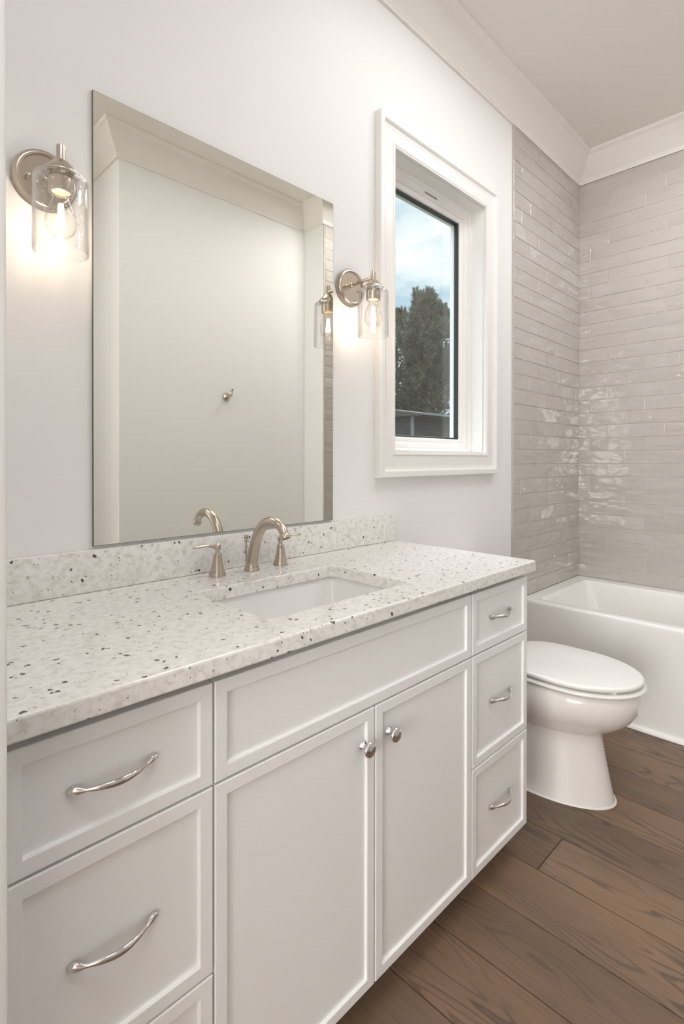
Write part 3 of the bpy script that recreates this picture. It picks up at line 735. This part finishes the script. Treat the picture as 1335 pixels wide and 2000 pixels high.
# ------------------------------------------------------------------ robe hook on the opposite wall (seen in the mirror)
HX, HZ = 1.905, 1.598
hk = empty('robe_hook', (HX, YO, HZ), 'small brushed nickel robe hook alone on the bare white wall across from the mirror', 'hook')
build('backplate', MB().lathe([(.0255, .0005), (.0262, .004), (.0240, .012), (.0170, .020), (.0120, .026)], (HX, YO, HZ), (0, 1, 0), 32), MAT['nickel'], hk, sharp=50)
hm = MB().tube([(HX, YO + .024, HZ), (HX, YO + .045, HZ + .001), (HX, YO + .060, HZ + .006), (HX, YO + .066, HZ + .018), (HX, YO + .067, HZ + .030)], [.0100, .0085, .0080, .0055, .0050], 18, upv=(1, 0, 0))
hm.lathe([(.0050, 0), (.0100, .003), (.0118, .010), (.0105, .017), (.0001, .021)], (HX, YO + .067, HZ + .028), (0, 0, 1), 22)
build('hook', hm, MAT['nickel'], hk)

# ------------------------------------------------------------------ outside
build('ground', MB().box(-60, 90, 0.6, 120, -0.6, -0.35), MAT['grass'], **ST)
def make_pine(x, y, h, r, seed, label):
    rg = random.Random(seed)
    root = empty('pine_tree', (x, y, -0.35), label, 'tree')
    z0 = -0.35
    build('trunk', MB().tube([(x, y, z0 - .1), (x + .05, y, z0 + h * .35), (x - .08, y + .1, z0 + h * .7), (x, y, z0 + h * .95)], [.26, .2, .12, .03], 12, upv=(1, 0, 0)), MAT['bark'], root)
    br = MB(); fo = MB()
    def plume(px, py, pz, L, dx, dy):
        tone = rg.random() ** 1.6
        ax = Vector((dx, dy, 1.0)).normalized()
        for k in range(70):
            t = rg.random(); c = Vector((px, py, pz)) + ax * (L * t)
            d = Vector((rg.gauss(0, 1), rg.gauss(0, 1), rg.gauss(0, .5))).normalized()
            d = (d * 0.9 + ax * (0.35 + .5 * t)).normalized()
            ln = (.17 + .10 * rg.random()) * (1.15 - .35 * t)
            s_ = d.cross(Vector((rg.gauss(0, 1), rg.gauss(0, 1), rg.gauss(0, 1)))).normalized() * .021
            fo.col = (min(1, max(0, tone * .6 + .4 * rg.random() * t)), .5, .2)
            fo.add([c - s_, c + s_, c + d * ln + s_ * .3, c + d * ln - s_ * .3], [(0, 1, 2, 3)])
    nb = 34
    for b in range(nb):
        f = (b + .5) / nb; zb = z0 + h * (.14 + .82 * f)
        rr = r * (1.0 - f ** 2.4 * .86) * rg.uniform(.75, 1.05)
        for a_ in range(5 if f > .35 else 4):
            a = rg.uniform(0, 2 * PI)
            ex, ey = x + math.cos(a) * rr, y + math.sin(a) * rr
            ez = zb + rr * rg.uniform(.12, .42)
            br.tube([(x, y, zb), ((x + ex) / 2, (y + ey) / 2, zb + (ez - zb) * .3), (ex, ey, ez)], [.05, .035, .012], 5)
            for m_k in range(4):
                q_ = rg.uniform(.35, 1.0)
                plume(x + (ex - x) * q_ + rg.gauss(0, .16), y + (ey - y) * q_ + rg.gauss(0, .16), zb + (ez - zb) * q_ + rg.gauss(0, .10), rg.uniform(.35, .62), rg.gauss(0, .25), rg.gauss(0, .25))
    for k in range(4): plume(x + rg.gauss(0, .12), y + rg.gauss(0, .12), z0 + h * .95, .6, rg.gauss(0, .1), rg.gauss(0, .1))
    build('branches', br, MAT['bark'], root)
    fobj = build('foliage', fo, MAT['needles'], root, sharp=180)
    return root
make_pine(23.75, 16.0, 10.7, 2.5, 3, 'tall dense dark pine whose crown rises to the highest peak in the window')
make_pine(35.6, 23.2, 14.1, 2.7, 11, 'slimmer pine half hidden at the window frame, its tip just lower than the big pine')
make_pine(39.3, 30.5, 16.0, 4.2, 23, 'shorter pine filling the side of the window beside the sconce')

hs = empty('neighbouring_house', (17, 10.2, -0.35), 'dark low house with a pale gutter and corner board beneath the pines', 'house')
build('house_wall', MB().box(13.42, 20.4, 9.0, 11.2, -.4, 2.58), MAT['siding'], hs)
rf = MB(); rf.add([(13.3, 8.75, 2.64), (20.6, 8.75, 2.64), (20.6, 11.3, 3.05), (13.3, 11.3, 3.05), (13.3, 8.75, 2.56), (20.6, 8.75, 2.56), (20.6, 11.3, 2.56), (13.3, 11.3, 2.56)], [(0, 1, 2, 3), (4, 7, 6, 5), (0, 4, 5, 1), (1, 5, 6, 2), (2, 6, 7, 3), (3, 7, 4, 0)])
build('house_roof', rf, MAT['shingle'], hs)
build('gutter', MB().box(13.6, 20.6, 8.67, 8.75, 2.60, 2.66), MAT['gutter'], hs)
build('corner_board', MB().box(13.38, 13.47, 8.95, 9.02, -.4, 2.56), MAT['gutter'], hs)
